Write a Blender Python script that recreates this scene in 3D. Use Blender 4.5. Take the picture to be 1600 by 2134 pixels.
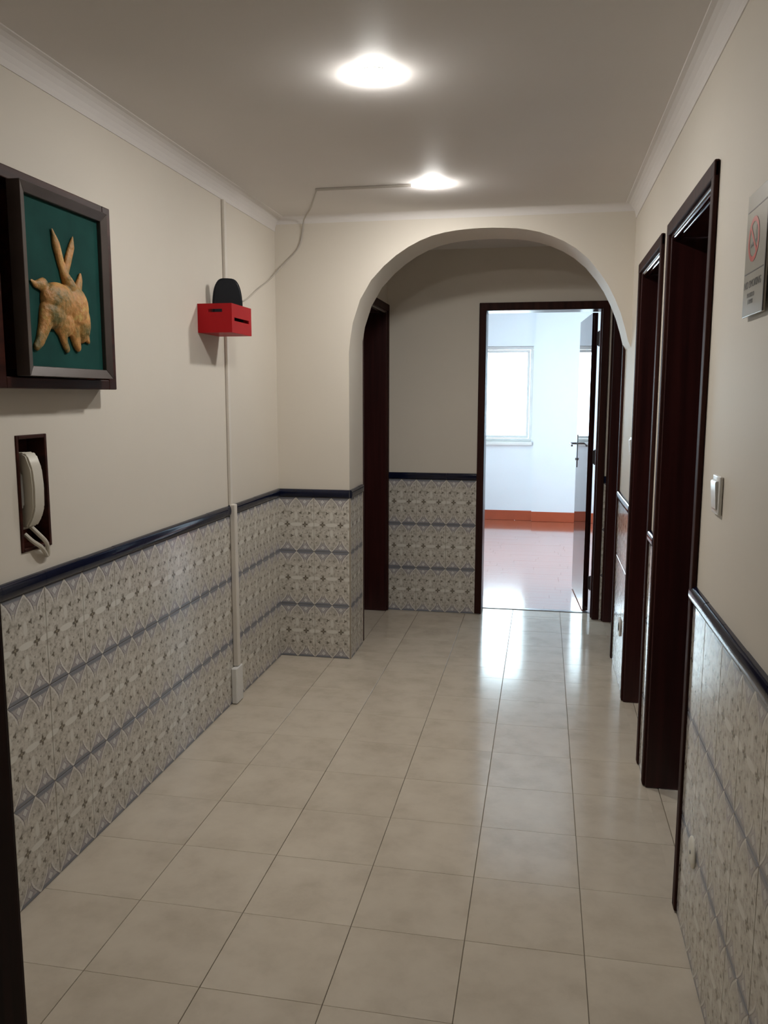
import bpy, bmesh, math, random
from mathutils import Vector, Matrix
random.seed(7)
for o in list(bpy.data.objects): bpy.data.objects.remove(o)
S = bpy.context.scene
COL = S.collection
PI = math.pi

# ------------------------------------------------------------------ camera
H = 1.45
F_PX = 1719.6
yaw, pitch, roll = math.radians(10.87), math.radians(8.015), math.radians(0.106)
fwd = Vector((-math.sin(yaw)*math.cos(pitch), math.cos(yaw)*math.cos(pitch), -math.sin(pitch)))
rgt = Vector((math.cos(yaw), math.sin(yaw), 0)); upv = rgt.cross(fwd)
r2 = math.cos(roll)*rgt + math.sin(roll)*upv
u2 = -math.sin(roll)*rgt + math.cos(roll)*upv
cam = bpy.data.cameras.new('camera'); camo = bpy.data.objects.new('camera', cam); COL.objects.link(camo)
M = Matrix((r2, u2, -fwd)).transposed().to_4x4(); M.translation = Vector((0, 0, H)); camo.matrix_world = M
cam.sensor_fit = 'VERTICAL'; cam.sensor_height = 36; cam.lens = F_PX/2134*36; cam.clip_start = 0.02
S.camera = camo

# ------------------------------------------------------------------ light, exposure
LAMP = 365.0          # radiance of the ceiling lamps' diffusers
SKY = 16.0             # overcast daylight outside the far room
W = bpy.data.worlds.new('overcast_sky'); S.world = W; W.use_nodes = True
wn = W.node_tree.nodes; wl = W.node_tree.links
bg = wn['Background']; bg.inputs['Color'].default_value = (0.76, 0.92, 1.06, 1); bg.inputs['Strength'].default_value = SKY
S.view_settings.view_transform = 'Standard'; S.view_settings.look = 'None'
S.view_settings.gamma = 1; S.view_settings.exposure = 0
S.view_settings.use_curve_mapping = False

def portal(name, loc, rot, sx, sy):
    l = bpy.data.lights.new(name, 'AREA'); l.shape = 'RECTANGLE'; l.size = sx; l.size_y = sy
    l.cycles.is_portal = True
    o = bpy.data.objects.new(name, l); o.location = loc; o.rotation_euler = rot; COL.objects.link(o)
# daylight portals: the far room's seen window, and an unseen one added for brightness
portal('window_portal', (-0.69, 9.95, 1.45), (-PI/2, 0, 0), 1.10, 1.10)
portal('window_portal', (-1.98, 7.7, 1.28), (0, -PI/2, 0), 2.25, 2.5)

# ------------------------------------------------------------------ materials
def new_mat(name):
    m = bpy.data.materials.new(name); m.use_nodes = True
    return m, m.node_tree.nodes, m.node_tree.links, m.node_tree.nodes['Principled BSDF']
class Ex:
    """tiny expression builder on Math nodes"""
    def __init__(s, nt, sock): s.nt = nt; s.s = sock
    def _m(s, op, *a):
        n = s.nt.nodes.new('ShaderNodeMath'); n.operation = op
        for i, v in enumerate((s,)+a):
            if isinstance(v, Ex): s.nt.links.new(v.s, n.inputs[i])
            else: n.inputs[i].default_value = v
        return Ex(s.nt, n.outputs[0])
    def __add__(s, o): return s._m('ADD', o)
    def __sub__(s, o): return s._m('SUBTRACT', o)
    def __mul__(s, o): return s._m('MULTIPLY', o)
    def __truediv__(s, o): return s._m('DIVIDE', o)
    def abs(s): return s._m('ABSOLUTE')
    def fract(s): return s._m('FRACT')
    def sqrt(s): return s._m('SQRT')
    def sin(s): return s._m('SINE')
    def cos(s): return s._m('COSINE')
    def atan2(s, o): return s._m('ARCTAN2', o)
    def mx(s, o): return s._m('MAXIMUM', o)
    def mn(s, o): return s._m('MINIMUM', o)
    def below(s, edge, soft):            # 1 where s < edge
        n = s.nt.nodes.new('ShaderNodeMapRange'); n.interpolation_type = 'SMOOTHSTEP'
        s.nt.links.new(s.s, n.inputs['Value'])
        n.inputs['From Min'].default_value = edge-soft; n.inputs['From Max'].default_value = edge+soft
        n.inputs['To Min'].default_value = 1; n.inputs['To Max'].default_value = 0
        return Ex(s.nt, n.outputs['Result'])
def mixc(nt, fac, a, b):
    n = nt.nodes.new('ShaderNodeMix'); n.data_type = 'RGBA'
    if isinstance(fac, Ex): nt.links.new(fac.s, n.inputs[0])
    elif isinstance(fac, (int, float)): n.inputs[0].default_value = fac
    else: nt.links.new(fac, n.inputs[0])
    for i, v in ((6, a), (7, b)):
        if isinstance(v, tuple): n.inputs[i].default_value = (*v, 1)
        else: nt.links.new(v, n.inputs[i])
    return n.outputs[2]
def noise(nt, scale, detail=3, coord='Object', rough=.5, vec=None):
    t = nt.nodes.new('ShaderNodeTexNoise'); t.inputs['Scale'].default_value = scale
    t.inputs['Detail'].default_value = detail; t.inputs['Roughness'].default_value = rough
    if vec is None:
        tc = nt.nodes.new('ShaderNodeTexCoord'); vec = tc.outputs[coord]
    nt.links.new(vec, t.inputs['Vector'])
    return t.outputs['Fac']
def ramp(nt, fac, stops):
    r = nt.nodes.new('ShaderNodeValToRGB'); nt.links.new(fac, r.inputs['Fac'])
    e = r.color_ramp.elements
    while len(e) < len(stops): e.new(.5)
    for i, (p, c) in enumerate(stops): e[i].position = p; e[i].color = (*c, 1)
    return r.outputs['Color']
def bump(nt, bsdf, h, strength, dist):
    b = nt.nodes.new('ShaderNodeBump'); b.inputs['Strength'].default_value = strength; b.inputs['Distance'].default_value = dist
    nt.links.new(h, b.inputs['Height']); nt.links.new(b.outputs['Normal'], bsdf.inputs['Normal'])
def world_vec(nt):
    g = nt.nodes.new('ShaderNodeNewGeometry'); return g.outputs['Position']

def simple(name, col, rough=.5, spec=.5, metal=0, var=.06, scale=12, coat=0, bmp=0):
    m, n, l, b = new_mat(name)
    f = noise(m.node_tree, scale, 3)
    c2 = tuple(c*(1-var) for c in col)
    l.new(ramp(m.node_tree, f, [(.3, c2), (.7, col)]), b.inputs['Base Color'])
    b.inputs['Roughness'].default_value = rough; b.inputs['Metallic'].default_value = metal
    b.inputs['Specular IOR Level'].default_value = spec; b.inputs['Coat Weight'].default_value = coat
    b.inputs['Coat Roughness'].default_value = .04
    if bmp: bump(m.node_tree, b, f, bmp, .002)
    return m
def plaster(name, col, spec=.3):
    m, n, l, b = new_mat(name); nt = m.node_tree; p = world_vec(nt)
    f = noise(nt, 1.3, 4, vec=p)
    l.new(ramp(nt, f, [(.3, tuple(c*.95 for c in col)), (.7, col)]), b.inputs['Base Color'])
    b.inputs['Roughness'].default_value = .6; b.inputs['Specular IOR Level'].default_value = spec
    bump(nt, b, noise(nt, 55, 3, vec=p), .12, .002)
    return m
MAT = {}
MAT['plaster'] = plaster('cream_plaster', (.74, .685, .60))
MAT['ceiling'] = plaster('white_ceiling_paint', (.80, .765, .74), .05)
MAT['white_wall'] = plaster('white_room_paint', (.80, .83, .86))
MAT['grout'] = simple('tile_grout', (.34, .29, .23), .8)
MAT['white_plastic'] = simple('white_plastic', (.78, .77, .74), .28)
MAT['cream_plastic'] = simple('cream_plastic', (.80, .78, .70), .4)
MAT['conduit'] = simple('conduit_plastic', (.74, .69, .62), .4)
MAT['cable'] = simple('cable_grey', (.50, .46, .41), .5)
MAT['black'] = simple('black_plastic', (.007, .008, .012), .5, spec=.2)
MAT['black_hole'] = simple('dark_print', (.03, .027, .024), .7)
MAT['red'] = simple('red_plastic', (.42, .009, .013), .5, spec=.18, var=.1)
MAT['navy'] = simple('navy_glaze', (.007, .010, .030), .10, spec=.38, var=.3, scale=30)
MAT['handset'] = simple('ivory_handset_plastic', (.66, .62, .53), .35)
MAT['terracotta'] = simple('terracotta_skirting', (.42, .085, .035), .3, var=.15, scale=6)
MAT['steel'] = simple('dark_metal', (.25, .25, .26), .3, metal=.9)
MAT['hinge'] = simple('hinge_metal', (.10, .095, .10), .4, metal=.6)
MAT['frame_silver'] = simple('dull_silver_frame', (.095, .075, .068), .33, metal=.35, var=.25, scale=9)
MAT['teal'] = simple('teal_canvas', (.012, .072, .062), .8, spec=.12, var=.35, scale=7, bmp=.4)
MAT['sign'] = simple('pale_grey_sign_plate', (.52, .50, .45), .22, var=.05)
MAT['sign_red'] = simple('sign_red_print', (.60, .10, .08), .35)
MAT['sign_dark'] = simple('sign_dark_print', (.09, .075, .065), .4)
MAT['parquet_gap'] = simple('parquet_gap', (.10, .03, .015), .8)

def wood(name, c1, c2, rough, axis=2, spec=.5):
    m, n, l, b = new_mat(name); nt = m.node_tree
    mp = n.new('ShaderNodeMapping'); l.new(world_vec(nt), mp.inputs['Vector'])
    sc = [38, 38, 38]; sc[axis] = 1.6; mp.inputs['Scale'].default_value = sc
    f = noise(nt, 1.0, 5, vec=mp.outputs['Vector'])
    l.new(ramp(nt, f, [(.32, c1), (.68, c2)]), b.inputs['Base Color'])
    b.inputs['Roughness'].default_value = rough; b.inputs['Specular IOR Level'].default_value = spec
    bump(nt, b, f, .06, .001)
    return m
MAT['wood'] = wood('dark_mahogany', (.022, .0048, .0048), (.046, .0105, .0095), .34, spec=.3)
MAT['wood_door'] = wood('dark_mahogany_varnish', (.012, .004, .004), (.026, .008, .007), .03)
MAT['wood_casing'] = wood('mahogany_casing', (.022, .0062, .0048), (.046, .0135, .0095), .6, spec=.15)
MAT['wood_cab'] = wood('cabinet_mahogany', (.022, .0055, .0035), (.058, .014, .008), .45, axis=1, spec=.2)
MAT['wood_dull'] = wood('entrance_mahogany', (.010, .003, .0025), (.022, .007, .005), .6, spec=.12)

# patterned wall tile: the print repeats every 10 cm across and 30 cm up
def tile_print():
    m, n, l, b = new_mat('patterned_azulejo_glaze'); nt = m.node_tree
    tc = n.new('ShaderNodeTexCoord'); sp = n.new('ShaderNodeSeparateXYZ'); l.new(tc.outputs['Object'], sp.inputs[0])
    wob = Ex(nt, noise(nt, 160, 2)) - .5
    x = Ex(nt, sp.outputs['X']) + wob*.004; z = Ex(nt, sp.outputs['Z']) + wob*.003
    s = ((x/.1).fract() - .5).abs()*.1          # 0 at flower column, .05 midway
    t = z.abs()                                  # 0 mid tile, .15 at joints
    base = ramp(nt, noise(nt, 75, 4, rough=.65), [(.34, (.36, .33, .28)), (.50, (.57, .535, .475)), (.66, (.68, .65, .585))])
    # light oblongs on the middle row
    e = (((s-.05)/.034)*((s-.05)/.034) + (t/.010)*(t/.010)).below(1, .2)
    c = mixc(nt, e, base, (.72, .70, .64))
    # long pale leaves above and below
    e = (((s-.05)/.009)*((s-.05)/.009) + ((t-.048)/.022)*((t-.048)/.022)).below(1, .25)
    c = mixc(nt, e, c, (.70, .68, .62))
    # tinted zone at the joints and blue band
    c = mixc(nt, (t*-1).below(-.112, .010)*.18, c, (.34, .33, .37))
    inside = (s*-1+.05)                          # distance from the ogee axis
    # ogee (pointed oval) edge: half width as a function of height
    hw = (((t*-1+.150)/.065).mx(0).mn(1)*(PI/2)).sin()*.0435
    d = inside - hw
    out = (d*-1).below(0, .001)
    c = mixc(nt, out*(t*-1).below(-.104, .003)*.6, c, (.37, .34, .37))
    band = (t*-1).below(-.1375, .003)*out
    c = mixc(nt, band*.85, c, (.18, .195, .235))
    zone = (t*-1).below(-.090, .010)
    line = (d-.0018).abs().below(.0016, .0012)*zone
    c = mixc(nt, line*.8, c, (.17, .155, .165))
    line2 = (d+.0038).abs().below(.0030, .0014)*zone
    c = mixc(nt, line2*.8, c, (.74, .72, .68))
    # white lozenges beside the band
    lo = ((s + (t-.126).abs())).below(.0125, .0012)
    lo2 = ((s + (t-.126).abs())).below(.0155, .0012)
    c = mixc(nt, lo2*.6, c, (.20, .19, .22)); c = mixc(nt, lo, c, (.62, .61, .60))
    # small flowers
    def flower(c, cx, cz, rad, col, k=4, amt=.9):
        dx = s-cx; dz = t-cz; r = (dx*dx+dz*dz).sqrt(); a = dz.atan2(dx)
        edge = r/((a*k).cos()*.30+.75)
        return mixc(nt, edge.below(rad, rad*.25)*amt, c, col)
    c = flower(c, .0245, .064, .0085, (.135, .115, .09), 3)
    c = flower(c, .013, .044, .0045, (.16, .14, .11), 3, .7)
    c = flower(c, .037, .100, .0060, (.20, .18, .15), 3, .7)
    c = flower(c, .035, .030, .0040, (.20, .17, .13), 3, .6)
    c = flower(c, .0, .0, .0150, (.105, .085, .062))
    c = flower(c, .0, .0, .0045, (.45, .40, .30), 4, .6)
    l.new(c, b.inputs['Base Color'])
    b.inputs['Roughness'].default_value = .13; b.inputs['Specular IOR Level'].default_value = .5
    bump(nt, b, noise(nt, 14, 2), .05, .003)
    return m
MAT['tile'] = tile_print()

def floor_mat():
    m, n, l, b = new_mat('beige_ceramic_floor'); nt = m.node_tree; p = world_vec(nt)
    oi = n.new('ShaderNodeObjectInfo')
    off = n.new('ShaderNodeVectorMath'); off.operation = 'MULTIPLY_ADD'
    l.new(oi.outputs['Random'], off.inputs[0]); off.inputs[1].default_value = (7, 3, 5); l.new(p, off.inputs[2])
    f = noise(nt, 7, 6, vec=off.outputs[0], rough=.6); g = noise(nt, 2.2, 3, vec=off.outputs[0])
    c = ramp(nt, f, [(.30, (.50, .435, .35)), (.52, (.60, .53, .435)), (.72, (.65, .58, .48))])
    c = mixc(nt, Ex(nt, g)*.30, c, (.54, .46, .345))
    l.new(c, b.inputs['Base Color'])
    b.inputs['Roughness'].default_value = .14; b.inputs['Specular IOR Level'].default_value = .36
    bump(nt, b, noise(nt, 9, 3, vec=p), .06, .004)
    return m
MAT['floor'] = floor_mat()
def parquet():
    m, n, l, b = new_mat('red_parquet_varnish'); nt = m.node_tree; p = world_vec(nt)
    mp = n.new('ShaderNodeMapping'); l.new(p, mp.inputs['Vector']); mp.inputs['Scale'].default_value = (3, 30, 3)
    f = noise(nt, 1, 4, vec=mp.outputs['Vector'])
    l.new(ramp(nt, f, [(.3, (.30, .075, .035)), (.7, (.46, .14, .07))]), b.inputs['Base Color'])
    b.inputs['Roughness'].default_value = .16; b.inputs['Coat Weight'].default_value = 1; b.inputs['Coat Roughness'].default_value = .08
    return m
MAT['parquet'] = parquet()
def glow(name, col, s):
    m, n, l, b = new_mat(name)
    b.inputs['Base Color'].default_value = (.8, .8, .8, 1)
    b.inputs['Emission Color'].default_value = (*col, 1); b.inputs['Emission Strength'].default_value = s
    return m
MAT['lamp'] = glow('lamp_diffuser', (1.0, .975, .93), LAMP)
def glass():
    m = bpy.data.materials.new('window_glass'); m.use_nodes = True; n = m.node_tree.nodes; l = m.node_tree.links
    n.clear(); o = n.new('ShaderNodeOutputMaterial'); mx = n.new('ShaderNodeMixShader')
    t = n.new('ShaderNodeBsdfTransparent'); g = n.new('ShaderNodeBsdfGlossy'); f = n.new('ShaderNodeFresnel')
    t.inputs[0].default_value = (.95, .98, .97, 1); g.inputs['Roughness'].default_value = .02; f.inputs[0].default_value = 1.5
    l.new(f.outputs[0], mx.inputs[0]); l.new(t.outputs[0], mx.inputs[1]); l.new(g.outputs[0], mx.inputs[2]); l.new(mx.outputs[0], o.inputs[0])
    return m
MAT['glass'] = glass()
def rabbit_mat():
    m, n, l, b = new_mat('golden_textile_relief'); nt = m.node_tree
    f = noise(nt, 17, 5, rough=.65)
    l.new(ramp(nt, f, [(.34, (.13, .11, .03)), (.45, (.36, .20, .05)), (.55, (.55, .25, .07)), (.66, (.62, .42, .13))]), b.inputs['Base Color'])
    b.inputs['Roughness'].default_value = .55
    bump(nt, b, noise(nt, 60, 4), .8, .006)
    return m
MAT['rabbit'] = rabbit_mat()

# ------------------------------------------------------------------ mesh helpers
def tag(o, label=None, cat=None, group=None, kind=None):
    if label: o['label'] = label
    if cat: o['category'] = cat
    if group: o['group'] = group
    if kind: o['kind'] = kind
    return o
def empty(name, loc=(0, 0, 0), parent=None):
    o = bpy.data.objects.new(name, None); o.location = loc; o.empty_display_size = .05; COL.objects.link(o)
    if parent: o.parent = parent
    return o
def box(bm, lo, hi, bev=0, seg=1):
    x0, y0, z0 = [min(a, b) for a, b in zip(lo, hi)]; x1, y1, z1 = [max(a, b) for a, b in zip(lo, hi)]
    v = [bm.verts.new(c) for c in ((x0,y0,z0),(x1,y0,z0),(x1,y1,z0),(x0,y1,z0),(x0,y0,z1),(x1,y0,z1),(x1,y1,z1),(x0,y1,z1))]
    fs = [bm.faces.new([v[i] for i in q]) for q in ((3,2,1,0),(4,5,6,7),(0,1,5,4),(1,2,6,5),(2,3,7,6),(3,0,4,7))]
    if bev:
        es = {e for f in fs for e in f.edges}
        bmesh.ops.bevel(bm, geom=list(es), offset=bev, segments=seg, affect='EDGES', profile=.5)
def prism(bm, pts, axis, a, b):
    """extrude a 2D outline along axis; pts are the two other coordinates in xyz order"""
    def P(p, h):
        q = list(p); q.insert(axis, h); return q
    A = [bm.verts.new(P(p, a)) for p in pts]; B = [bm.verts.new(P(p, b)) for p in pts]
    n = len(pts)
    bm.faces.new(A); bm.faces.new(B[::-1])
    for i in range(n): bm.faces.new((A[i], B[i], B[(i+1) % n], A[(i+1) % n]))
def tube(bm, pts, r, n=8, taper=None):
    pts = [Vector(p) for p in pts]; rings = []
    for i, p in enumerate(pts):
        d = (pts[min(i+1, len(pts)-1)] - pts[max(i-1, 0)]).normalized()
        a = d.orthogonal().normalized() if i == 0 else (rings_a - d*rings_a.dot(d)).normalized()
        rings_a = a; b_ = d.cross(a); rr = r if taper is None else taper[i]
        rings.append([bm.verts.new(p + (a*math.cos(k*2*PI/n) + b_*math.sin(k*2*PI/n))*rr) for k in range(n)])
    for A, B in zip(rings, rings[1:]):
        for k in range(n): bm.faces.new((A[k], A[(k+1) % n], B[(k+1) % n], B[k]))
    bm.faces.new(rings[0][::-1]); bm.faces.new(rings[-1])
def smooth_path(pts, k=6):
    pts = [Vector(p) for p in pts]; out = []
    for i in range(len(pts)-1):
        p0 = pts[max(i-1, 0)]; p1 = pts[i]; p2 = pts[i+1]; p3 = pts[min(i+2, len(pts)-1)]
        for j in range(k):
            t = j/k
            out.append(.5*((2*p1) + (p2-p0)*t + (2*p0-5*p1+4*p2-p3)*t*t + (3*p1-p0-3*p2+p3)*t**3))
    out.append(pts[-1]); return out
def obj(name, bm, mat, parent=None, smooth=False, loc=None):
    bmesh.ops.recalc_face_normals(bm, faces=bm.faces)
    me = bpy.data.meshes.new(name); bm.to_mesh(me); bm.free()
    for m in (mat if isinstance(mat, (list, tuple)) else [mat]): me.materials.append(m)
    if smooth:
        for p in me.polygons: p.use_smooth = True
        me.set_sharp_from_angle(angle=math.radians(38))
    o = bpy.data.objects.new(name, me); COL.objects.link(o)
    if loc: o.location = loc
    if parent: o.parent = parent
    return o
def struct(name, bm, mat, **k):
    o = obj(name, bm, mat, **k); o['kind'] = 'structure'; return o
def part(name, lo, hi, mat, parent, bev=0, seg=1, smooth=False):
    bm = bmesh.new(); box(bm, lo, hi, bev, seg); return obj(name, bm, mat, parent, False)

# ------------------------------------------------------------------ plan of the place (metres, camera foot at the origin)
XL, XR = -1.42, .415          # hall side walls
Y1, YA = 4.32, 4.62           # arch wall front and back
XP = -1.02                    # arch pier face = left wall of the inner hall
Y2, Y3 = 5.42, 5.60           # back wall
ZC = 2.375                    # ceiling
YF0, YF1 = .93, 1.07          # wall with the entrance opening
TZ, RZ = .90, .945            # top of tiles, top of rail
ZD = 2.035                    # top of the door casings
T = .16                       # side wall thickness at the doors

def wall_grid(u0, u1, w0, w1, holes):
    """split rectangle (u,w) around rectangular holes -> list of rectangles"""
    us = sorted({u0, u1, *[h[0] for h in holes], *[h[1] for h in holes]}); ws = sorted({w0, w1, *[h[2] for h in holes], *[h[3] for h in holes]})
    out = []
    for a, b in zip(us, us[1:]):
        run = None
        for c, d in zip(ws, ws[1:]):
            m = ((a+b)/2, (c+d)/2)
            inside = any(h[0] < m[0] < h[1] and h[2] < m[1] < h[3] for h in holes)
            if not inside:
                if run and abs(run[3]-c) < 1e-6: run[3] = d
                else:
                    if run: out.append(run)
                    run = [a, b, c, d]
            else:
                if run: out.append(run)
                run = None
        if run: out.append(run)
    return out

# left hall wall (with the recess of the intercom)
NI = (2.032, 2.176, 1.012, 1.340)       # intercom recess: y0,y1,z0,z1
bm = bmesh.new()
for a, b, c, d in wall_grid(YF0, Y1, 0, ZC, [NI]): box(bm, (XL-T, a, c), (XL, b, d))
wall_left = struct('wall_left', bm, MAT['plaster'])
# right hall wall with three door openings
D1 = (2.31, 3.06); D2 = (3.272, 3.945); D3 = (4.63, 5.385)
bm = bmesh.new()
for a, b, c, d in wall_grid(YF0, Y2, 0, ZC, [(D1[0], D1[1], -1, 2.0), (D2[0], D2[1], -1, 2.0), (D3[0], D3[1], -1, 2.0)]):
    box(bm, (XR, a, c), (XR+T, b, d))
wall_right = struct('wall_right', bm, MAT['plaster'])
# left wall of the inner hall with its door opening
D4 = (4.66, 5.385)
bm = bmesh.new()
for a, b, c, d in wall_grid(YA, Y2, 0, ZC, [(D4[0], D4[1], -1, 2.0)]): box(bm, (XP-.24, a, c), (XP, b, d))
wall_inner = struct('wall_inner_left', bm, MAT['plaster'])
# arch wall: measured intrados
arch = [(-1.02, 1.675), (-1.013, 1.74), (-.998, 1.83), (-.96, 1.945), (-.90, 2.045), (-.832, 2.115), (-.77, 2.165), (-.707, 2.205), (-.645, 2.235), (-.584, 2.257), (-.52, 2.271), (-.462, 2.279),
        (-.40, 2.284), (-.341, 2.286), (-.28, 2.286), (-.221, 2.283), (-.16, 2.279), (-.103, 2.270), (-.045, 2.257), (.015, 2.236), (.075, 2.209), (.133, 2.174), (.195, 2.122), (.253, 2.053), (.293, 1.995), (.33, 1.925), (.360, 1.855), (.384, 1.780), (.400, 1.72), (XR, 1.690)]
bm = bmesh.new()
rf = [(bm.verts.new((x, Y1, z)), bm.verts.new((x, YA, z)), bm.verts.new((x, Y1, ZC)), bm.verts.new((x, YA, ZC))) for x, z in arch]
for A, B in zip(rf, rf[1:]):
    bm.faces.new((A[0], B[0], B[2], A[2])); bm.faces.new((B[1], A[1], A[3], B[3])); bm.faces.new((A[1], B[1], B[0], A[0])); bm.faces.new((A[2], B[2], B[3], A[3]))
# pier: shares the first column of the arch
L0 = [bm.verts.new(v) for v in ((XL-T, Y1, 0), (XP, Y1, 0), (XP, YA, 0), (XL-T, YA, 0), (XL-T, Y1, ZC), (XL-T, YA, ZC))]
A = rf[0]
bm.faces.new((L0[0], L0[1], A[0], A[2], L0[4])); bm.faces.new((L0[2], L0[3], L0[5], A[3], A[1])); bm.faces.new((L0[1], L0[2], A[1], A[0]))
bm.faces.new((L0[3], L0[0], L0[4], L0[5])); bm.faces.new((L0[4], A[2], A[3], L0[5])); bm.faces.new((L0[0], L0[3], L0[2], L0[1]))
A = rf[-1]; bm.faces.new((A[0], A[1], A[3], A[2]))
wall_arch = struct('wall_arch', bm, MAT['plaster'])
for p in wall_arch.data.polygons:
    if abs(p.normal.y) < .5 and p.normal.z < -.02: p.use_smooth = True
wall_arch.data.set_sharp_from_angle(angle=math.radians(35))
# back wall with the doorway to the bright room
OX0, OX1 = -.388, .345
bm = bmesh.new()
for a, b, c, d in wall_grid(-1.42, 1.30, 0, 2.55, [(OX0-.004, OX1+.004, -1, 2.0)]): box(bm, (a, Y2, c), (b, Y3-.02, d))
wall_back = struct('wall_back', bm, MAT['plaster'])
# wall with the opening the photograph is taken through
EX0, EX1 = -.79, .36
bm = bmesh.new()
for a, b, c, d in wall_grid(XL-T, XR+T, 0, ZC, [(EX0-.03, EX1+.03, -1, 2.13)]): box(bm, (a, YF0, c), (b, YF1, d))
wall_front = struct('wall_front', bm, MAT['plaster'])
# vestibule behind the camera
bm = bmesh.new()
box(bm, (XL-T, -1.3, 0), (XL, YF0, ZC)); box(bm, (XR, -1.3, 0), (XR+T, YF0, ZC)); box(bm, (XL-T, -1.46, 0), (XR+T, -1.3, ZC))
struct('wall_vestibule', bm, MAT['plaster'])
# ceiling of hall
bm = bmesh.new(); box(bm, (XL-T, -1.46, ZC), (XR+T+.6, Y2, ZC+.12)); ceiling = struct('ceiling', bm, MAT['ceiling'])
# coved cornice along the side walls
def cove(name, x, sgn, y0, y1):
    bm = bmesh.new(); o, d = .055, .070
    pts = [(x, ZC), (x, ZC-d), (x+sgn*.003, ZC-d)]
    for k in range(7):
        a = k/6*PI/2; pts.append((x+sgn*(.003+(o-.005)*(1-math.cos(a))), ZC-.002-(d-.003)*(1-math.sin(a))))
    pts += [(x+sgn*o, ZC)]
    prism(bm, pts, 1, y0, y1); return struct(name, bm, MAT['ceiling'])
cove('trim_1', XL, 1, YF1, Y1); cove('trim_2', XR, -1, YF1, Y1); 
# cove across the arch wall
bm = bmesh.new(); o_, d_ = .035, .035
prism(bm, [(Y1, ZC), (Y1, ZC-d_)]+[(Y1-o_*(1-math.cos(k/7*PI/2)), ZC-d_*(1-math.sin(k/7*PI/2))) for k in range(1, 8)], 0, XL, XR); struct('trim_3', bm, MAT['ceiling'])

# ------------------------------------------------------------------ floor and its tiles
bm = bmesh.new(); box(bm, (XL-T, -1.46, -.12), (XR+T+.5, Y3, -.006)); floor = struct('floor', bm, MAT['grout'])
gx, gy, px, py = .1446, 1.7388, .3138, .3022
def floor_tile(x0, x1, y0, y1, g=.0009, flat=0):
    # flat: +1 / -1 leaves the edge towards +x / -x square and tight (a tile that runs on into a doorway)
    if x1-x0 < .012 or y1-y0 < .012: return
    bm = bmesh.new(); cx, cy = (x0+x1)/2, (y0+y1)/2
    a, b = (x1-x0)/2-g, (y1-y0)/2-g*.45; c = .0010; e = .0004; zt = 0
    L, R = -a, a; cl = cr_ = c
    if flat > 0: R = a+g; cr_ = 0
    if flat < 0: L = -a-g; cl = 0
    lo = [bm.verts.new(v) for v in ((L,-b,-.006),(R,-b,-.006),(R,b,-.006),(L,b,-.006))]
    mi = [bm.verts.new(v) for v in ((L,-b,zt-c),(R,-b,zt-c),(R,b,zt-c),(L,b,zt-c))]
    tp = [bm.verts.new(v) for v in ((L+cl,-b+e,zt),(R-cr_,-b+e,zt),(R-cr_,b-e,zt),(L+cl,b-e,zt))]
    for A, B in ((lo, mi), (mi, tp)):
        for k in range(4): bm.faces.new((A[k], A[(k+1) % 4], B[(k+1) % 4], B[k]))
    bm.faces.new(tp); bm.faces.new(lo[::-1])
    o = obj('tile', bm, MAT['floor'], floor, loc=(cx, cy, random.uniform(-.0001, .0001)))
    o.rotation_euler = (random.uniform(-.0003, .0003), random.uniform(-.0003, .0003), 0)
xs = [gx+i*px for i in range(-5, 1)]
rows = [gy+j*py for j in range(-10, 14)]
for j in range(len(rows)-1):
    ya, yb = rows[j], min(rows[j+1], Y3)
    if ya > Y3: break
    for i in range(len(xs)):
        xa = xs[i]; xb = xs[i+1] if i+1 < len(xs) else XR
        xa = max(xa, XL)
        # pieces of this cell in front of, beside and beyond the arch pier / back wall
        for (rx0, rx1, ry0, ry1) in ((XL, XR, -1.3, Y1), (XP, XR, Y1, Y2), (OX0, OX1, Y2, Y3)):
            x0, x1, y0, y1 = max(xa, rx0), min(xb, rx1), max(ya, ry0), min(yb, ry1)
            if x1 > x0 and y1 > y0: floor_tile(x0, x1, y0, y1, .0009, 1 if x1 == XR else 0)
    for d in (D1, D2, D3):
        y0, y1 = max(ya, d[0]), min(yb, d[1])
        if y1 > y0: floor_tile(XR, gx+px, y0, y1, .0009, -1); floor_tile(gx+px, XR+T, y0, y1, .0014)
    y0, y1 = max(ya, D4[0]), min(yb, D4[1])
    if y1 > y0: floor_tile(XP-.24, XP, y0, y1)

# ------------------------------------------------------------------ wall tiles and navy rail pieces
_mc = {}
def tile_mesh(x0, x1, g=.0009):
    k = (round(x0, 3), round(x1, 3))
    if k in _mc: return _mc[k]
    bm = bmesh.new(); a, b, h, c = x0+g, x1-g, .15-g, .0015
    bk = [bm.verts.new(v) for v in ((a,0,-h),(b,0,-h),(b,0,h),(a,0,h))]
    mi = [bm.verts.new(v) for v in ((a,-.005,-h),(b,-.005,-h),(b,-.005,h),(a,-.005,h))]
    fr = [bm.verts.new(v) for v in ((a+c,-.0065,-h+c),(b-c,-.0065,-h+c),(b-c,-.0065,h-c),(a+c,-.0065,h-c))]
    for A, B in ((bk, mi), (mi, fr)):
        for q in range(4): bm.faces.new((A[q], A[(q+1) % 4], B[(q+1) % 4], B[q]))
    bm.faces.new(fr); bm.faces.new(bk[::-1])
    bmesh.ops.recalc_face_normals(bm, faces=bm.faces)
    me = bpy.data.meshes.new('tile'); bm.to_mesh(me); bm.free(); me.materials.append(MAT['tile']); _mc[k] = me; return me
_rc = {}
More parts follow.
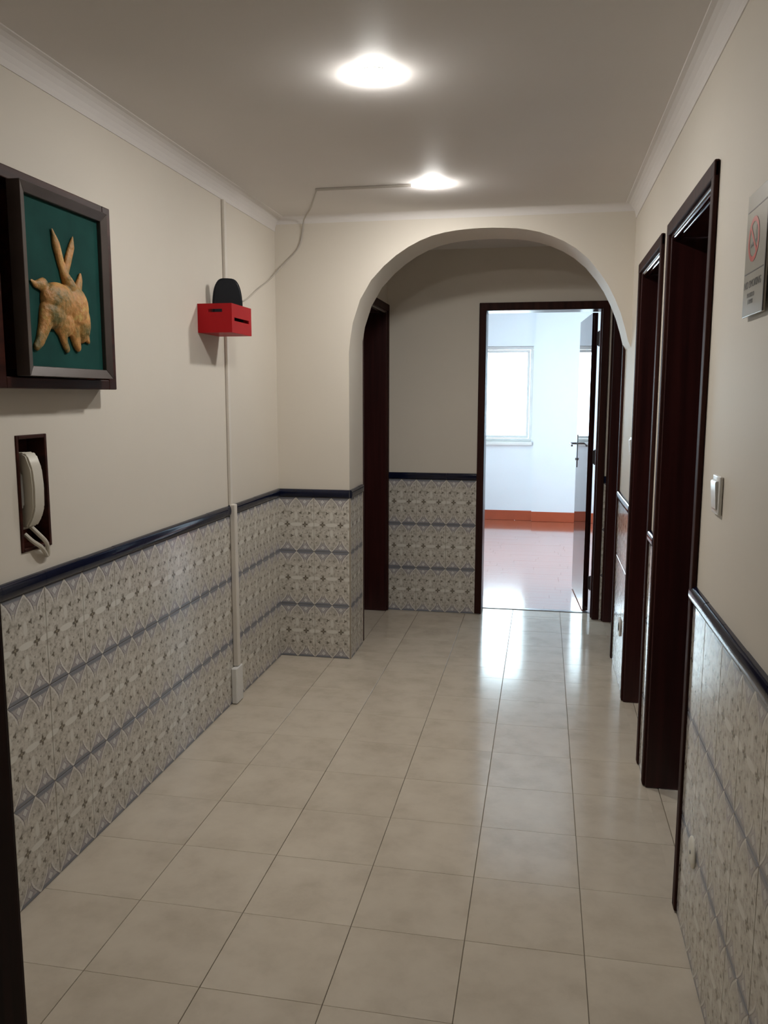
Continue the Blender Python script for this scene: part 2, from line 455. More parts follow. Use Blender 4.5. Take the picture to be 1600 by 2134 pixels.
def rail_mesh(x0, x1):
    k = (round(x0, 3), round(x1, 3))
    if k in _rc: return _rc[k]
    bm = bmesh.new(); prof = [(0, 0)]
    for i in range(9):
        a = -PI/2 + i/8*PI; prof.append((-.006-.010*abs(math.cos(a))**.7, .0225+.0218*math.sin(a)))
    prof.append((0, .045))
    prism(bm, prof, 0, x0+.0005, x1-.0005); bmesh.ops.recalc_face_normals(bm, faces=bm.faces)
    me = bpy.data.meshes.new('rail_tile'); bm.to_mesh(me); bm.free(); me.materials.append(MAT['navy'])
    for p in me.polygons: p.use_smooth = True
    me.set_sharp_from_angle(angle=math.radians(50))
    _rc[k] = me; return me
def wainscot(parent, origin, rot, length, start=0.0):
    """origin: floor point where the run starts; local +x runs along the wall, -y faces the hall; start: phase of the first tile"""
    R = Matrix.Rotation(rot, 3, 'Z'); o0 = Vector(origin)
    # grout bed
    bm = bmesh.new(); box(bm, (0, -.0042, 0), (length, 0, TZ)); g = obj('grout', bm, MAT['grout'], parent); g.location = o0; g.rotation_euler = (0, 0, rot)
    x = -start
    while x < length-1e-4:
        a, b = max(x, 0), min(x+.2, length)
        if b-a > .008:
            cx = x+.1
            for r in range(3):
                t = bpy.data.objects.new('tile', tile_mesh(a-cx, b-cx)); COL.objects.link(t); t.parent = parent
                t.location = o0 + R @ Vector((cx, 0, .15+.3*r))
                t.rotation_euler = (random.uniform(-.0012, .0012), 0, rot+random.uniform(-.0015, .0015))
            t = bpy.data.objects.new('rail_tile', rail_mesh(a-cx, b-cx)); COL.objects.link(t); t.parent = parent
            t.location = o0 + R @ Vector((cx, 0, TZ+random.uniform(-.0006, .0006))); t.rotation_euler = (0, 0, rot+random.uniform(-.0008, .0008))
        x += .2
wainscot(wall_left, (XL, YF1, 0), PI/2, Y1-YF1, start=.2-((Y1-YF1) % .2))
wainscot(wall_arch, (XL, Y1, 0), 0, XP-XL+.0065)
wainscot(wall_arch, (XP, Y1, 0), PI/2, YA-Y1)
wainscot(wall_back, (XP, Y2, 0), 0, OX0-.033-XP)
wainscot(wall_back, (OX1+.042, Y2, 0), 0, XR-OX1-.042)
wainscot(wall_right, (XR, D1[0]-.004, 0), -PI/2, D1[0]-YF1)
wainscot(wall_right, (XR, D2[0]-.036, 0), -PI/2, D2[0]-D1[1]-.07)
wainscot(wall_right, (XR, D3[0]-.036, 0), -PI/2, D3[0]-D2[1]-.07)

# ------------------------------------------------------------------ doors
def bead(bm, axis, p, r, a, b, n=10):
    """half round bead running along axis centred at p (the two other coordinates)"""
    pts = [(p[0]+r*math.cos(k*2*PI/n), p[1]+r*math.sin(k*2*PI/n)) for k in range(n)]
    prism(bm, pts, axis, a, b)
def side_door(name, xw, sgn, y0, y1, depth, near=True):
    """door set in a side wall; sgn=+1: wall body lies towards +x from face xw; sgn=-1: towards -x"""
    r = empty(name, (0, 0, 0)); r['kind'] = 'structure'
    ht = 2.0; cw = .035
    # linings
    t = .016
    for (a, b) in ((y0, y0+t), (y1-t, y1)):
        part('jamb', (xw-sgn*.004, a, 0.002), (xw+sgn*depth, b, ht), MAT['wood'], r, .003, 2, True)
    part('head_lining', (xw-sgn*.004, y0, ht-t), (xw+sgn*depth, y1, ht), MAT['wood'], r, .002)
    # beads under the head
    for dx in (.006, .022):
        bm = bmesh.new(); bead(bm, 1, (xw+sgn*dx, ht-t-.001), .0085, y0+t, y1-t); obj('head_bead', bm, MAT['wood_door'], r, True)
    # casing on the hall face
    for (a, b) in ((y0-cw, y0+.004), (y1-.004, y1+cw))[0 if near else 1:]:
        part('casing', (xw-sgn*.014, a, 0.004), (xw-sgn*.0005, b, ht+cw), MAT['wood_casing'], r, .004, 2, True)
    part('head_casing', (xw-sgn*.0145, y0-cw*near, ht-.006), (xw-sgn*.0005, y1+cw, ht+cw+.002), MAT['wood_casing'], r, .004, 2, True)
    # leaf with two sunk panels
    bm = bmesh.new(); xa, xb = xw+sgn*(depth-.040), xw+sgn*(depth-.002); w = y1-y0
    box(bm, (xa, y0+t+.003, .008), (xb, y1-t-.003, ht-t-.003), .002)
    leaf = obj('door_leaf', bm, MAT['wood'], r)
    for (za, zb) in ((.18, .85), (1.02, 1.85)):
        bm = bmesh.new(); fa, fb = y0+.11, y1-.11
        for q in ((fa, fb, za, za+.02), (fa, fb, zb-.02, zb), (fa, fa+.02, za+.02, zb-.02), (fb-.02, fb, za+.02, zb-.02)):
            box(bm, (xa-sgn*.006, q[0], q[2]), (xa, q[1], q[3]), .0015)
        obj('panel_moulding', bm, MAT['wood'], leaf)
    bm = bmesh.new(); yh = y0+.075; box(bm, (xa-sgn*.004, yh-.018, .93), (xa, yh+.018, 1.15), .0015)
    tube(bm, [(xa, yh, 1.07), (xa-sgn*.045, yh, 1.07), (xa-sgn*.048, yh+.012, 1.07), (xa-sgn*.048, yh+.11, 1.068)], .008)
    obj('door_handle', bm, MAT['steel'], leaf, True)
    return r
side_door('door_1', XR, 1, D1[0], D1[1], T-.004)
side_door('door_2', XR, 1, D2[0], D2[1], T-.004)
side_door('door_3', XR, 1, D3[0], D3[1], T-.004)
side_door('door_4', XP, -1, D4[0], D4[1], .236, False)

# open door of the bright room: frame in the back wall, leaf swung into the room
d5 = empty('door_5'); d5['kind'] = 'structure'
yb = Y3
part('jamb', (OX0-.002, Y2-.004, .002), (OX0+.012, yb, 2.0), MAT['wood'], d5, .003, 2, True)
part('jamb', (OX1-.0, Y2-.004, .002), (OX1+.004, yb, 2.0), MAT['wood'], d5, .001)
part('head_lining', (OX0, Y2-.004, 1.988), (OX1, yb, 2.003), MAT['wood'], d5, .002)
part('casing', (OX0-.033, Y2-.014, .004), (OX0+.008, Y2-.0005, ZD), MAT['wood_casing'], d5, .004, 2, True)
part('casing', (OX1-.002, Y2-.014, .004), (OX1+.042, Y2-.0005, ZD), MAT['wood_casing'], d5, .004, 2, True)
part('head_casing', (OX0-.033, Y2-.0145, 1.992), (OX1+.042, Y2-.0005, ZD+.002), MAT['wood_casing'], d5, .004, 2, True)
part('door_stop', (OX1-.010, Y2+.03, .004), (OX1, Y2+.07, 1.99), MAT['wood'], d5, .002)
# leaf in local frame: hinge edge at origin, length along +y
LR = Matrix.Translation((.2935, 5.622, 0)) @ Matrix.Rotation(math.radians(3.9), 4, 'Z')
bm = bmesh.new(); box(bm, (0, 0, .008), (.036, .70, 1.985), .002, 1)
leaf = obj('door_leaf', bm, MAT['wood_door'], d5); leaf.matrix_local = LR
for z in (.20, 1.05, 1.82):
    bm = bmesh.new()
    box(bm, (.030, -.004, z-.045), (.052, .006, z+.045), .002); tube(bm, [(.047, -.008, z-.05), (.047, -.008, z+.05)], .007)
    obj('hinge', bm, MAT['hinge'], leaf)
bm = bmesh.new()
for sx in (-1, 1):
    x0 = 0 if sx < 0 else .036
    box(bm, (x0, .622, .93), (x0+sx*.004, .655, 1.17), .001)
    tube(bm, smooth_path([(x0, .638, 1.105), (x0+sx*.040, .638, 1.105), (x0+sx*.052, .628, 1.105), (x0+sx*.052, .56, 1.103), (x0+sx*.052, .515, 1.095)], 4), .0075)
    tube(bm, [(x0, .638, .99), (x0+sx*.012, .638, .99)], .009)
obj('door_handle', bm, MAT['steel'], leaf, True)
# lock rail edge plate, threshold
part('threshold', (OX0+.012, Y3-.02, -.001), (OX1-.001, Y3+.022, .004), MAT['steel'], d5, .0015)

# entrance frame the photograph is taken through (its left jamb shows at the lower left)
d6 = empty('door_6'); d6['kind'] = 'structure'
part('jamb', (EX0-.03, YF0-.002, .002), (EX0, YF1+.002, 2.13), MAT['wood_dull'], d6, .003, 2, True)
part('jamb', (EX1, YF0-.002, .002), (EX1+.03, YF1+.002, 2.13), MAT['wood_dull'], d6, .003, 2, True)
part('head_lining', (EX0, YF0-.002, 2.10), (EX1, YF1+.002, 2.13), MAT['wood_dull'], d6, .003)
for ya, yb_ in ((YF0-.016, YF0-.0005), (YF1+.0005, YF1+.016)):
    part('casing', (EX0-.10, ya, .002), (EX0-.008, yb_, 2.20), MAT['wood_dull'], d6, .003, 2, True)
    part('casing', (EX1+.008, ya, .002), (EX1+.045, yb_, 2.20), MAT['wood_dull'], d6, .003, 2, True)
    part('head_casing', (EX0-.10, ya, 2.122), (EX1+.045, yb_, 2.20), MAT['wood_dull'], d6, .003, 2, True)

# ------------------------------------------------------------------ the bright room
RX0, RX1 = -1.95, 1.15; YB = 9.76; ZR = 2.55
bm = bmesh.new()
for a, b, c, d in wall_grid(RX0-.2, -.11, 0, ZR, [(-1.26, -.132, .90, 2.02)]): box(bm, (a, YB, c), (b, YB+.22, d))
box(bm, (-.11, YB-.06, 0), (RX1+.2, YB+.22, ZR))
wall_room = struct('wall_room_back', bm, MAT['white_wall'])
bm = bmesh.new()
for a, b, c, d in wall_grid(Y3-.02, YB+.22, 0, ZR, [(6.4, 9.0, .10, 2.45)]): box(bm, (RX0-.2, a, c), (RX0, b, d))
struct('wall_room_left', bm, MAT['white_wall'])
bm = bmesh.new(); box(bm, (RX1, Y3-.02, 0), (RX1+.2, YB-.06, ZR)); struct('wall_room_right', bm, MAT['white_wall'])
bm = bmesh.new(); box(bm, (RX0-.2, Y3-.02, ZR), (RX1+.2, YB+.22, ZR+.12)); struct('ceiling_room', bm, MAT['white_wall'])
# plaster skin on the room side of the dividing wall
bm = bmesh.new()
for a, b, c, d in wall_grid(RX0, RX1, 0, ZR, [(OX0-.004, OX1+.004, -1, 2.0)]): box(bm, (a, Y3-.02, c), (b, Y3, d))
struct('wall_room_front', bm, MAT['white_wall'])
bm = bmesh.new(); box(bm, (RX0, Y3, -.12), (RX1, YB, -.004)); froom = struct('floor_room', bm, MAT['parquet_gap'])
bm = bmesh.new(); y = Y3+.0; r = 0
while y < YB-.01:
    x = RX0-random.random()*.5
    while x < RX1:
        x1 = min(x+.6, RX1); x0 = max(x, RX0)
        if x1-x0 > .01: box(bm, (x0+.0006, y+.0005, -.004), (x1-.0006, min(y+.09, YB)-.0005, random.uniform(-.0002, .0002)))
        x += .6
    y += .09; r += 1
pq = obj('parquet', bm, MAT['parquet'], froom); pq['kind'] = 'stuff'
# skirtings
def skirt(name, lo, hi):
    bm = bmesh.new(); box(bm, lo, hi, .003); struct(name, bm, MAT['terracotta'])
skirt('baseboard_back_left', (RX0+.0005, YB-.013, .0005), (-.1105, YB-.0005, .115))
skirt('baseboard_back_right', (-.11, YB-.073, .0005), (RX1-.0005, YB-.0605, .115))
skirt('baseboard_left', (RX0+.0005, Y3+.001, .0005), (RX0+.013, YB-.014, .115))
skirt('baseboard_right', (RX1-.013, Y3+.001, .0005), (RX1-.0005, YB-.075, .115))
# windows
def window(name, x0, x1, z0, z1, y, T_=Matrix.Identity(4), n=2):
    w = empty(name); w['kind'] = 'structure'
    bm = bmesh.new(); f = .035
    for q in ((x0, x1, z0, z0+f), (x0, x1, z1-f, z1), (x0, x0+f, z0+f, z1-f), (x1-f, x1, z0+f, z1-f)): box(bm, (q[0], y, q[2]), (q[1], y+.06, q[3]), .003)
    obj('window_frame', bm, MAT['white_plastic'], w)
    k = (x1-x0-2*f)/n
    for i in range(n):
        a, b = x0+f+i*k+.002, x0+f+(i+1)*k-.002; c, d = z0+f+.002, z1-f-.002; g = .032
        bm = bmesh.new()
        for q in ((a, b, c, c+g), (a, b, d-g, d), (a, a+g, c+g, d-g), (b-g, b, c+g, d-g)): box(bm, (q[0], y+.012, q[2]), (q[1], y+.048, q[3]), .003)
        s = obj('sash', bm, MAT['white_plastic'], w)
        bm = bmesh.new(); box(bm, (a+g, y+.028, c+g), (b-g, y+.032, d-g)); obj('pane', bm, MAT['glass'], s)
    w.matrix_world = T_
    return w
w1 = window('window_1', -1.258, -.134, .922, 2.018, YB+.10)
part('window_sill', (-1.30, YB-.045, .885), (-.125, YB+.16, .9215), MAT['white_plastic'], w1, .004)
TW = Matrix.Translation((RX0-.10, 7.7, 0)) @ Matrix.Rotation(PI/2, 4, 'Z')
window('window_2', -1.298, 1.298, .102, 2.448, 0, TW, 3)  # added out of view, implied by the room's brightness and sized to give it

# ------------------------------------------------------------------ ceiling lamps
def dome(bm, r, h, z0, n=32, m=8):
    prev = None
    for j in range(m+1):
        a = j/m*PI/2; rr = r*(1-j/m); z = z0-h*(1-(rr/r)**2)
        if j == m:
            v = bm.verts.new((0, 0, z))
            for k in range(n): bm.faces.new((prev[k], prev[(k+1) % n], v))
        else:
            ring = [bm.verts.new((rr*math.cos(k*2*PI/n), rr*math.sin(k*2*PI/n), z)) for k in range(n)]
            if prev:
                for k in range(n): bm.faces.new((prev[k], prev[(k+1) % n], ring[(k+1) % n], ring[k]))
            else: bm.faces.new(ring)
            prev = ring
def lamp(loc, label):
    t = empty('ceiling_lamp', loc); tag(t, label, 'lamp', 'round lamps in a row on the hall ceiling')
    bm = bmesh.new(); n = 32
    for R_, z in ((.056, 0),):
        pass
    prof = [(.046, 0), (.0555, 0), (.0560, -.0015), (.054, -.003), (.0475, -.003)]
    rings = [[bm.verts.new((r*math.cos(k*2*PI/n), r*math.sin(k*2*PI/n), z)) for k in range(n)] for r, z in prof]
    for A, B in zip(rings, rings[1:]+rings[:1]):
        for k in range(n): bm.faces.new((A[k], A[(k+1) % n], B[(k+1) % n], B[k]))
    obj('trim_ring', bm, MAT['white_plastic'], t, True)
    bm = bmesh.new(); dome(bm, .0550, .017, -.003); obj('diffuser', bm, MAT['lamp'], t, True)
    return t
lamp((-.513, 2.50, ZC-.0002), 'lit round ceiling lamp nearer the camera, larger of the two in view')
lamp((-.508, 3.77, ZC-.0002), 'lit round ceiling lamp just in front of the white arch')

# ------------------------------------------------------------------ things on the left wall
# wooden cabinet box
cb = empty('wall_cabinet', (XL, 2.19, 1.47)); tag(cb, 'dark mahogany wall cabinet holding the rabbit picture on the left wall', 'cabinet')
def P(o, parent): o.location = Vector(o.location) - Vector(parent.location); return o
CY0, CY1, CZ0, CZ1, CX = 1.885, 2.492, 1.468, 2.030, XL+.060
def cpart(name, lo, hi, mat, parent, bev=0.0, seg=1, smooth=False):
    o = part(name, lo, hi, mat, parent, bev, seg, smooth); 
    top = parent
    while top.parent: top = top.parent
    if parent is top: o.location = -Vector(top.location)
    return o
fw = .046
cpart('stile', (XL, CY0, CZ0), (CX, CY0+fw, CZ1), MAT['wood_cab'], cb, .003, 2)
cpart('stile', (XL, CY1-fw, CZ0), (CX, CY1, CZ1), MAT['wood_cab'], cb, .003, 2)
cpart('rail', (XL, CY0+fw, CZ0), (CX, CY1-fw, CZ0+.030), MAT['wood_cab'], cb, .003, 2)
cpart('rail', (XL, CY0+fw, CZ1-.034), (CX, CY1-fw, CZ1), MAT['wood_cab'], cb, .003, 2)
cpart('back_panel', (XL, CY0+fw, CZ0+.03), (XL+.012, CY1-fw, CZ1-.034), MAT['wood_cab'], cb)
for z in (1.60, 1.84): cpart('hinge', (CX-.001, CY1-fw+.002, z), (CX+.005, CY1-fw+.016, z+.05), MAT['hinge'], cb, .0015)
# framed picture with rabbit relief
PY0, PY1, PZ0, PZ1, PX = 1.972, 2.402, 1.500, 1.995, XL+.100
pc = empty('framed_picture', (XL+.06, 2.187, 1.5)); tag(pc, 'dull silver framed picture of a golden rabbit relief on teal, in the wall cabinet', 'picture')
b_ = .027
def fr(pts):
    bm = bmesh.new()
    return bm
def mitre(name, corners_out, corners_in, x0, x1, x2):
    """one frame member: outer edge and inner edge (y,z) pairs; face slopes from x2 (outer) to x1 (inner)"""
    bm = bmesh.new()
    (oa, ob), (ia, ib) = corners_out, corners_in
    V = [bm.verts.new(v) for v in ((x0, *oa), (x0, *ob), (x0, *ib), (x0, *ia), (x2, *oa), (x2, *ob), (x1, *ib), (x1, *ia))]
    for q in ((0,1,2,3), (4,5,6,7), (0,1,5,4), (1,2,6,5), (2,3,7,6), (3,0,4,7)): bm.faces.new([V[i] for i in q])
    bmesh.ops.recalc_face_normals(bm, faces=bm.faces)
    bmesh.ops.bevel(bm, geom=list(bm.edges), offset=.0012, segments=1, affect='EDGES')
    o = obj(name, bm, MAT['frame_silver'], pc); o.location = -Vector(pc.location); return o
O = [(PY0, PZ0), (PY1, PZ0), (PY1, PZ1), (PY0, PZ1)]
I = [(PY0+b_, PZ0+b_), (PY1-b_, PZ0+b_), (PY1-b_, PZ1-b_), (PY0+b_, PZ1-b_)]
for k in range(4): mitre('frame_member', (O[k], O[(k+1) % 4]), (I[k], I[(k+1) % 4]), XL+.0605, PX-.008, PX)
canvas = cpart('canvas', (XL+.0615, PY0+b_-.002, PZ0+b_-.002), (PX-.020, PY1-b_+.002, PZ1-b_+.002), MAT['teal'], pc)
# mounting block between cabinet and picture
cpart('backing_board', (XL+.0125, PY0+.02, PZ0+.02), (XL+.0605, PY1-.02, PZ1-.02), MAT['wood_cab'], pc)
bm = bmesh.new(); RXp = PX-.020
def blob(c, r, rot=0):
    m = Matrix.Translation((RXp+c[2], c[0], c[1])) @ Matrix.Rotation(rot, 4, 'X') @ Matrix.Diagonal((r[2], r[0], r[1], 1))
    bmesh.ops.create_icosphere(bm, subdivisions=3, radius=1, matrix=m)
def limb(pts, rs, flat=.55):
    pts = [Vector(p) for p in pts]; n = 10
    for (a, b), (ra, rb) in zip(zip(pts, pts[1:]), zip(rs, rs[1:])):
        for i in range(n):
            t = i/(n-1); p = a.lerp(b, t); r = ra+(rb-ra)*t
            m = Matrix.Translation((RXp+.004, p[0], p[1])) @ Matrix.Diagonal((r*flat, r, r, 1))
            bmesh.ops.create_icosphere(bm, subdivisions=2, radius=1, matrix=m)
limb([(2.130, 1.900), (2.146, 1.862), (2.163, 1.820), (2.178, 1.785)], [.004, .016, .015, .014])     # ear
limb([(2.232, 1.898), (2.222, 1.868), (2.203, 1.832), (2.182, 1.785)], [.003, .013, .015, .014])     # ear
limb([(2.175, 1.790), (2.200, 1.755), (2.225, 1.735)], [.014, .024, .020], .8)                          # head
blob((2.140, 1.710, .004), (.078, .050, .030)); blob((2.225, 1.700, .004), (.060, .062, .028)); blob((2.115, 1.675, .003), (.060, .045, .026))
blob((2.255, 1.660, .002), (.040, .060, .024)); blob((2.165, 1.660, .002), (.055, .050, .020))
limb([(2.075, 1.745), (2.040, 1.742), (2.022, 1.750)], [.020, .010, .004])                              # fore paw
limb([(2.240, 1.745), (2.258, 1.780), (2.262, 1.797)], [.020, .012, .006])                              # fore paw
limb([(2.085, 1.665), (2.070, 1.635), (2.048, 1.595), (2.032, 1.580)], [.034, .024, .017, .013])        # hind leg
limb([(2.145, 1.660), (2.155, 1.625), (2.163, 1.600), (2.175, 1.580)], [.030, .020, .014, .012])
limb([(2.215, 1.660), (2.215, 1.625), (2.225, 1.600), (2.232, 1.588)], [.030, .022, .018, .014])
limb([(2.260, 1.650), (2.272, 1.625), (2.293, 1.606)], [.030, .018, .006])
rb = obj('rabbit_relief', bm, MAT['rabbit'], canvas)
rm = rb.modifiers.new('remesh', 'REMESH'); rm.mode = 'VOXEL'; rm.voxel_size = .0028; rm.use_smooth_shade = True
rb['label'] = 'golden brown rabbit relief with two long ears'

# intercom in its wooden recess
ic = empty('wall_intercom', (XL, 2.104, 1.0)); tag(ic, 'ivory intercom handset in a narrow dark wood recess above the tiles', 'intercom')
y0, y1, z0, z1 = NI; w = .011
cpart('frame_stile', (XL-.055, y0-w+.0115, z0), (XL+.004, y0+.0115, z1), MAT['wood_cab'], ic, .0015)
cpart('frame_stile', (XL-.055, y1-.0115, z0), (XL+.004, y1-.0005, z1), MAT['wood_cab'], ic, .0015)
cpart('frame_rail', (XL-.055, y0+.0115, z0+.0005), (XL+.004, y1-.0115, z0+.011), MAT['wood_cab'], ic, .0015)
cpart('frame_rail', (XL-.055, y0+.0115, z1-.011), (XL+.004, y1-.0115, z1-.0005), MAT['wood_cab'], ic, .0015)
cpart('back_panel', (XL-.060, y0+.0005, z0+.0005), (XL-.055, y1-.0005, z1-.0005), MAT['wood_cab'], ic)
cpart('base', (XL-.055, 2.055, 1.070), (XL-.022, 2.120, 1.290), MAT['handset'], ic, .005, 2)
bm = bmesh.new()
prof = [(-.022, 1.082), (.004, 1.080), (.020, 1.105), (.030, 1.135), (.032, 1.195), (.028, 1.245), (.014, 1.284), (.002, 1.292), (-.022, 1.290), (-.022, 1.250), (-.006, 1.235), (-.004, 1.140), (-.022, 1.125)]
# split the outline in convex-ish strips so the bevel behaves
prism(bm, [(XL+a, b) for a, b in prof], 1, 2.060, 2.112)
bmesh.ops.recalc_face_normals(bm, faces=bm.faces)
bmesh.ops.bevel(bm, geom=list(bm.edges), offset=.005, segments=2, affect='EDGES')
hs = obj('handset', bm, MAT['handset'], ic, True); hs.location = -Vector(ic.location)
for dy, dx in ((0, 0), (.020, .006)):
    bm = bmesh.new()
    tube(bm, smooth_path([(XL-.010, 2.066+dy, 1.086-.025*(dy == 0)), (XL+.008+dx, 2.075+dy, 1.058-.018*(dy == 0)), (XL+.016+dx, 2.100+dy*.9, 1.030-.010*(dy == 0)), (XL+.014, 2.122+dy*.7, 1.004-.004*(dy == 0)), (XL+.006, 2.142+dy*.2, .986)], 6), .0062)
    o = obj('cord', bm, MAT['handset'], hs, True)

# conduit
cd = empty('cable_conduit', (XL, 3.59, 0)); tag(cd, 'narrow cream cable conduit running down the left wall', 'conduit')
def cp2(name, lo, hi, mat, bev): return cpart(name, lo, hi, mat, cd, bev)
cp2('upper_run', (XL+.0005, 3.578, RZ+.002), (XL+.014, 3.604, ZC-.071), MAT['conduit'], .002)
cp2('lower_run', (XL+.007, 3.575, .178), (XL+.032, 3.609, RZ+.006), MAT['conduit'], .003)
cp2('end_box', (XL+.0068, 3.545, .002), (XL+.034, 3.630, .176), MAT['white_plastic'], .004)

# red crate with router
KX0, KX1, KY0, KY1, KZ0, KZ1 = XL+.0005, XL+.150, 3.290, 3.522, 1.708, 1.826
cr = empty('red_crate', (XL+.075, 3.406, KZ0)); tag(cr, 'small red plastic crate with slotted sides fixed to the left wall', 'crate')
th = .006
def plate(name, fn, u0, u1, w0, w1, holes):
    bm = bmesh.new()
    for a, b, c, d in wall_grid(u0, u1, w0, w1, holes): fn(bm, a, b, c, d)
    bmesh.ops.remove_doubles(bm, verts=bm.verts, dist=1e-5)
    o = obj(name, bm, MAT['red'], cr); o.location = -Vector(cr.location)
plate('end_panel', lambda bm, a, b, c, d: box(bm, (a, KY0, c), (b, KY0+th, d)), KX0, KX1, KZ0, KZ1, [(XL+.045, XL+.108, 1.791, 1.804)])
plate('end_panel', lambda bm, a, b, c, d: box(bm, (a, KY1-th, c), (b, KY1, d)), KX0, KX1, KZ0, KZ1, [(XL+.045, XL+.108, 1.791, 1.804)])
plate('front_panel', lambda bm, a, b, c, d: box(bm, (KX1-th, a, c), (KX1, b, d)), KY0+th, KY1-th, KZ0, KZ1, [(3.318, 3.492, 1.757, 1.771)])
plate('back_panel', lambda bm, a, b, c, d: box(bm, (KX0, a, c), (KX0+th, b, d)), KY0+th, KY1-th, KZ0, KZ1, [])
plate('base_panel', lambda bm, a, b, c, d: box(bm, (a, c, KZ0), (b, d, KZ0+th)), KX0+th, KX1-th, KY0+th, KY1-th, [])
# router: rounded upright slab standing in the crate
bm = bmesh.new(); prof = []
for k in range(25):
    a = k/24*PI; c, s_ = math.cos(a), math.sin(a)
    prof.append((-.064*math.copysign(abs(c)**.55, c)*(1 - .10*s_), .095 + .135*abs(s_)**.62))
prof = [(-.066, 0)] + prof + [(.066, 0)]
A = [bm.verts.new((x, -.018, z)) for x, z in prof]; B = [bm.verts.new((x*1.0, .018, z)) for x, z in prof]
fA = bm.faces.new(A); fB = bm.faces.new(B[::-1]); n = len(prof)
for i in range(n): bm.faces.new((A[i], B[i], B[(i+1) % n], A[(i+1) % n]))
bmesh.ops.recalc_face_normals(bm, faces=bm.faces)
bmesh.ops.bevel(bm, geom=[e for f in (fA, fB) for e in f.edges], offset=.007, segments=3, affect='EDGES')
rt = empty('router', (XL+.0755, 3.435, KZ0+th+.0005)); rt.rotation_euler = (0, 0, math.radians(26))
tag(rt, 'black rounded router standing upright in the red crate', 'router')
rcase = obj('casing', bm, MAT['black'], rt, True)
bm = bmesh.new()
box(bm, (-.030, .0182, .03), (.030, .0195, .045), .0004)
obj('port', bm, MAT['black_hole'], rcase)
# loose cable from the router across the corner and onto the ceiling
bm = bmesh.new()
tube(bm, smooth_path([(XL+.045, 3.505, 1.842), (XL+.030, 3.66, 1.872), (XL+.014, 3.84, 1.905), (XL+.010, 4.03, 1.980), (XL+.010, 4.19, 2.040), (XL+.030, 4.300, 2.112), (-1.345, 4.312, 2.162), (-1.305, 4.312, 2.197), (-1.278, 4.312, 2.238), (-1.264, 4.312, 2.300), (-1.245, 4.280, 2.355),
     (-1.16, 4.10, 2.366), (-1.06, 3.83, 2.368), (-1.035, 3.765, 2.3688)], 5), .0035, 8)
c1 = obj('cable', bm, MAT['cable'], None, True); tag(c1, 'thin grey cable rising from the router over the wall corner to the ceiling', 'cable')
bm = bmesh.new(); box(bm, (-1.040, 3.755, ZC-.010), (-.60, 3.767, ZC-.0003), .002)
c2 = obj('ceiling_cable_channel', bm, MAT['cable'], None); tag(c2, 'thin grey cable channel on the ceiling left of the lamp by the arch', 'channel')

# ------------------------------------------------------------------ things on the right wall
def switch(name, y, z, label, w=.082, h=.092, cat='switch', base=XR):
    t = empty(name, (base, y, z)); tag(t, label, cat)
    bm = bmesh.new(); box(bm, (-.009, -w/2, -h/2), (-.0003, w/2, h/2), .0035, 3); obj('plate', bm, MAT['white_plastic'], t, True)
    bm = bmesh.new()
    prism(bm, [(-.008, -h*.36), (-.0125, -h*.36), (-.0165, h*.33), (-.014, h*.37), (-.008, h*.37)], 1, -w*.33, w*.33)
    bmesh.ops.recalc_face_normals(bm, faces=bm.faces); bmesh.ops.bevel(bm, geom=list(bm.edges), offset=.001, segments=2, affect='EDGES')
    obj('rocker', bm, MAT['white_plastic'], t, True); return t
switch('light_switch', 2.062, 1.219, 'white light switch on the cream wall below the sign')
switch('light_switch', 4.045, 1.217, 'white light switch beyond the second doorway on the right', .08, .085)
# socket on the tiles beyond the second doorway
t = empty('wall_socket', (XR-.0068, 4.19, .30)); tag(t, 'small wall socket low on the tiles beyond the second doorway', 'socket')
bm = bmesh.new(); box(bm, (-.008, -.04, -.04), (0, .04, .04), .003, 2); obj('plate', bm, MAT['white_plastic'], t, True)
bm = bmesh.new(); n = 20
tube(bm, [(-.0095, 0, 0), (-.0078, 0, 0)], .021, 20); obj('insert', bm, MAT['black_hole'], t)
# oval blank cover on near tiles
t = empty('blank_cover', (XR-.0068, 2.093, .290)); tag(t, 'round cream blank cover low on the tiled wall nearest the camera', 'cover')
bm = bmesh.new(); rings = []
for r, x in ((.040, 0), (.040, -.003), (.036, -.006), (.020, -.0068)):
    rings.append([bm.verts.new((x, r*math.cos(k*2*PI/28), r*math.sin(k*2*PI/28))) for k in range(28)])
for A, B in zip(rings, rings[1:]):
    for k in range(28): bm.faces.new((A[k], A[(k+1) % 28], B[(k+1) % 28], B[k]))
bm.faces.new(rings[0]); bm.faces.new(rings[-1])
obj('cover_disc', bm, MAT['cream_plastic'], t, True)
bm = bmesh.new(); tube(bm, [(-.0066, 0, 0), (-.0085, 0, 0)], .005, 10); obj('screw', bm, MAT['steel'], t)

# no smoking sign
sg = empty('no_smoking_sign', (XR-.006, 1.805, 1.735)); tag(sg, 'pale grey no smoking sign with a red ring high on the right wall', 'sign')
sg.rotation_euler = (0, 0, 0)
def spart(name, bm, mat, smooth=False): return obj(name, bm, mat, sg, smooth)
SW, SH = .17, .245     # local: y towards the far side (left in view), z up, -x faces the hall
bm = bmesh.new(); box(bm, (-.005, -SW/2, -SH/2), (0, SW/2, SH/2), .0012, 2); spart('plate', bm, MAT['sign'])
bm = bmesh.new(); box(bm, (0, -SW/2+.02, -SH/2+.02), (.0055, -SW/2+.04, SH/2-.02)); box(bm, (0, SW/2-.04, -SH/2+.02), (.0055, SW/2-.02, SH/2-.02)); spart('spacer', bm, MAT['sign_dark'])
bm = bmesh.new(); box(bm, (-.0068, -SW/2-.003, -SH/2), (-.0045, -SW/2+.002, SH/2)); spart('edge_strip', bm, MAT['sign_dark'])
xf = -.0056
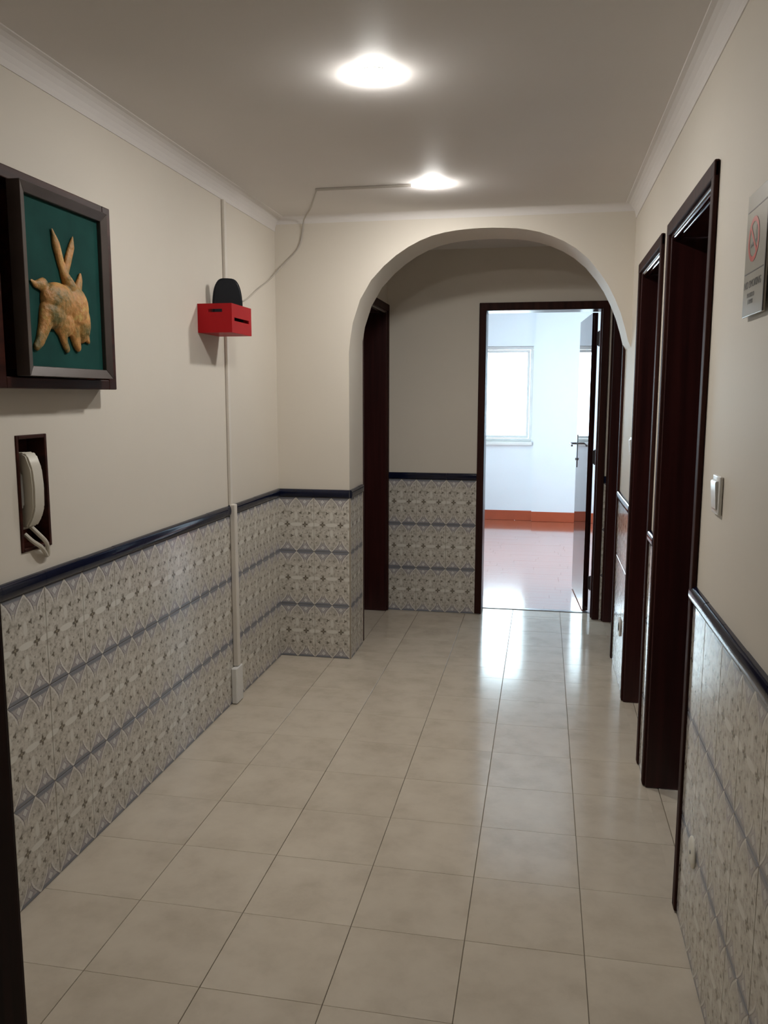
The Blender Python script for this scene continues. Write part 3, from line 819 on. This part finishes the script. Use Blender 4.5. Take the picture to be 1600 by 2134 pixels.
def ring(bm, cy, cz, r0, r1, n=48):
    A = [bm.verts.new((xf, cy+r0*math.cos(k*2*PI/n), cz+r0*math.sin(k*2*PI/n))) for k in range(n)]
    B = [bm.verts.new((xf, cy+r1*math.cos(k*2*PI/n), cz+r1*math.sin(k*2*PI/n))) for k in range(n)]
    for k in range(n): bm.faces.new((A[k], A[(k+1) % n], B[(k+1) % n], B[k]))
cy, cz = .018, .028
bm = bmesh.new(); ring(bm, cy, cz, .034, .044)
a = math.radians(45)
d1 = Vector((0, math.cos(a), math.sin(a))); d2 = Vector((0, -math.sin(a), math.cos(a))); c0 = Vector((xf-.0002, cy, cz))
bm.faces.new([bm.verts.new(c0 + d1*s*.036 + d2*q*.0038) for s, q in ((-1, -1), (1, -1), (1, 1), (-1, 1))])
spart('prohibition_ring', bm, MAT['sign_red'])
bm = bmesh.new()                                   # cigarette pictogram
e1 = Vector((0, math.cos(-.15), math.sin(-.15))); e2 = Vector((0, -e1.z, e1.y)); c0 = Vector((xf, cy, cz-.008))
for s0, s1, q0, q1 in ((-.026, .010, -.0035, .0035), (.013, .024, -.0035, .0035)):
    bm.faces.new([bm.verts.new(c0 + e1*s + e2*q) for s, q in ((s0, q0), (s1, q0), (s1, q1), (s0, q1))])
for k, (yy, zz) in enumerate(((-.020, .010), (-.016, .018), (-.021, .026))):
    bm.faces.new([bm.verts.new((xf, cy+yy+p, cz-.006+zz+q)) for p, q in ((-.002, -.004), (.002, -.004), (.003, .004), (-.001, .004))])
spart('cigarette_pictogram', bm, MAT['sign_dark'])
for z in (.088, -.036):
    bm = bmesh.new(); box(bm, (xf, -.070, z-.0012), (xf+.0005, .078, z+.0012)); spart('printed_line', bm, MAT['sign_dark'])
def text(body, size, y, z, name='lettering'):
    cu = bpy.data.curves.new('lettering', 'FONT'); cu.body = body; cu.size = size; cu.align_x = 'CENTER'; cu.align_y = 'CENTER'; cu.extrude = .0001
    tmp = bpy.data.objects.new('tmp', cu); COL.objects.link(tmp)
    dg = bpy.context.evaluated_depsgraph_get(); me = bpy.data.meshes.new_from_object(tmp.evaluated_get(dg)); bpy.data.objects.remove(tmp)
    me.materials.clear(); me.materials.append(MAT['sign_dark'])
    o = bpy.data.objects.new(name, me); COL.objects.link(o); o.parent = sg
    o.location = (xf, y, z); o.rotation_euler = (PI/2, 0, -PI/2)
    return o
text('NO SMOKING', .0215, .008, -.060)
text('PROIBIDO\nFUMAR', .0130, .018, -.088)
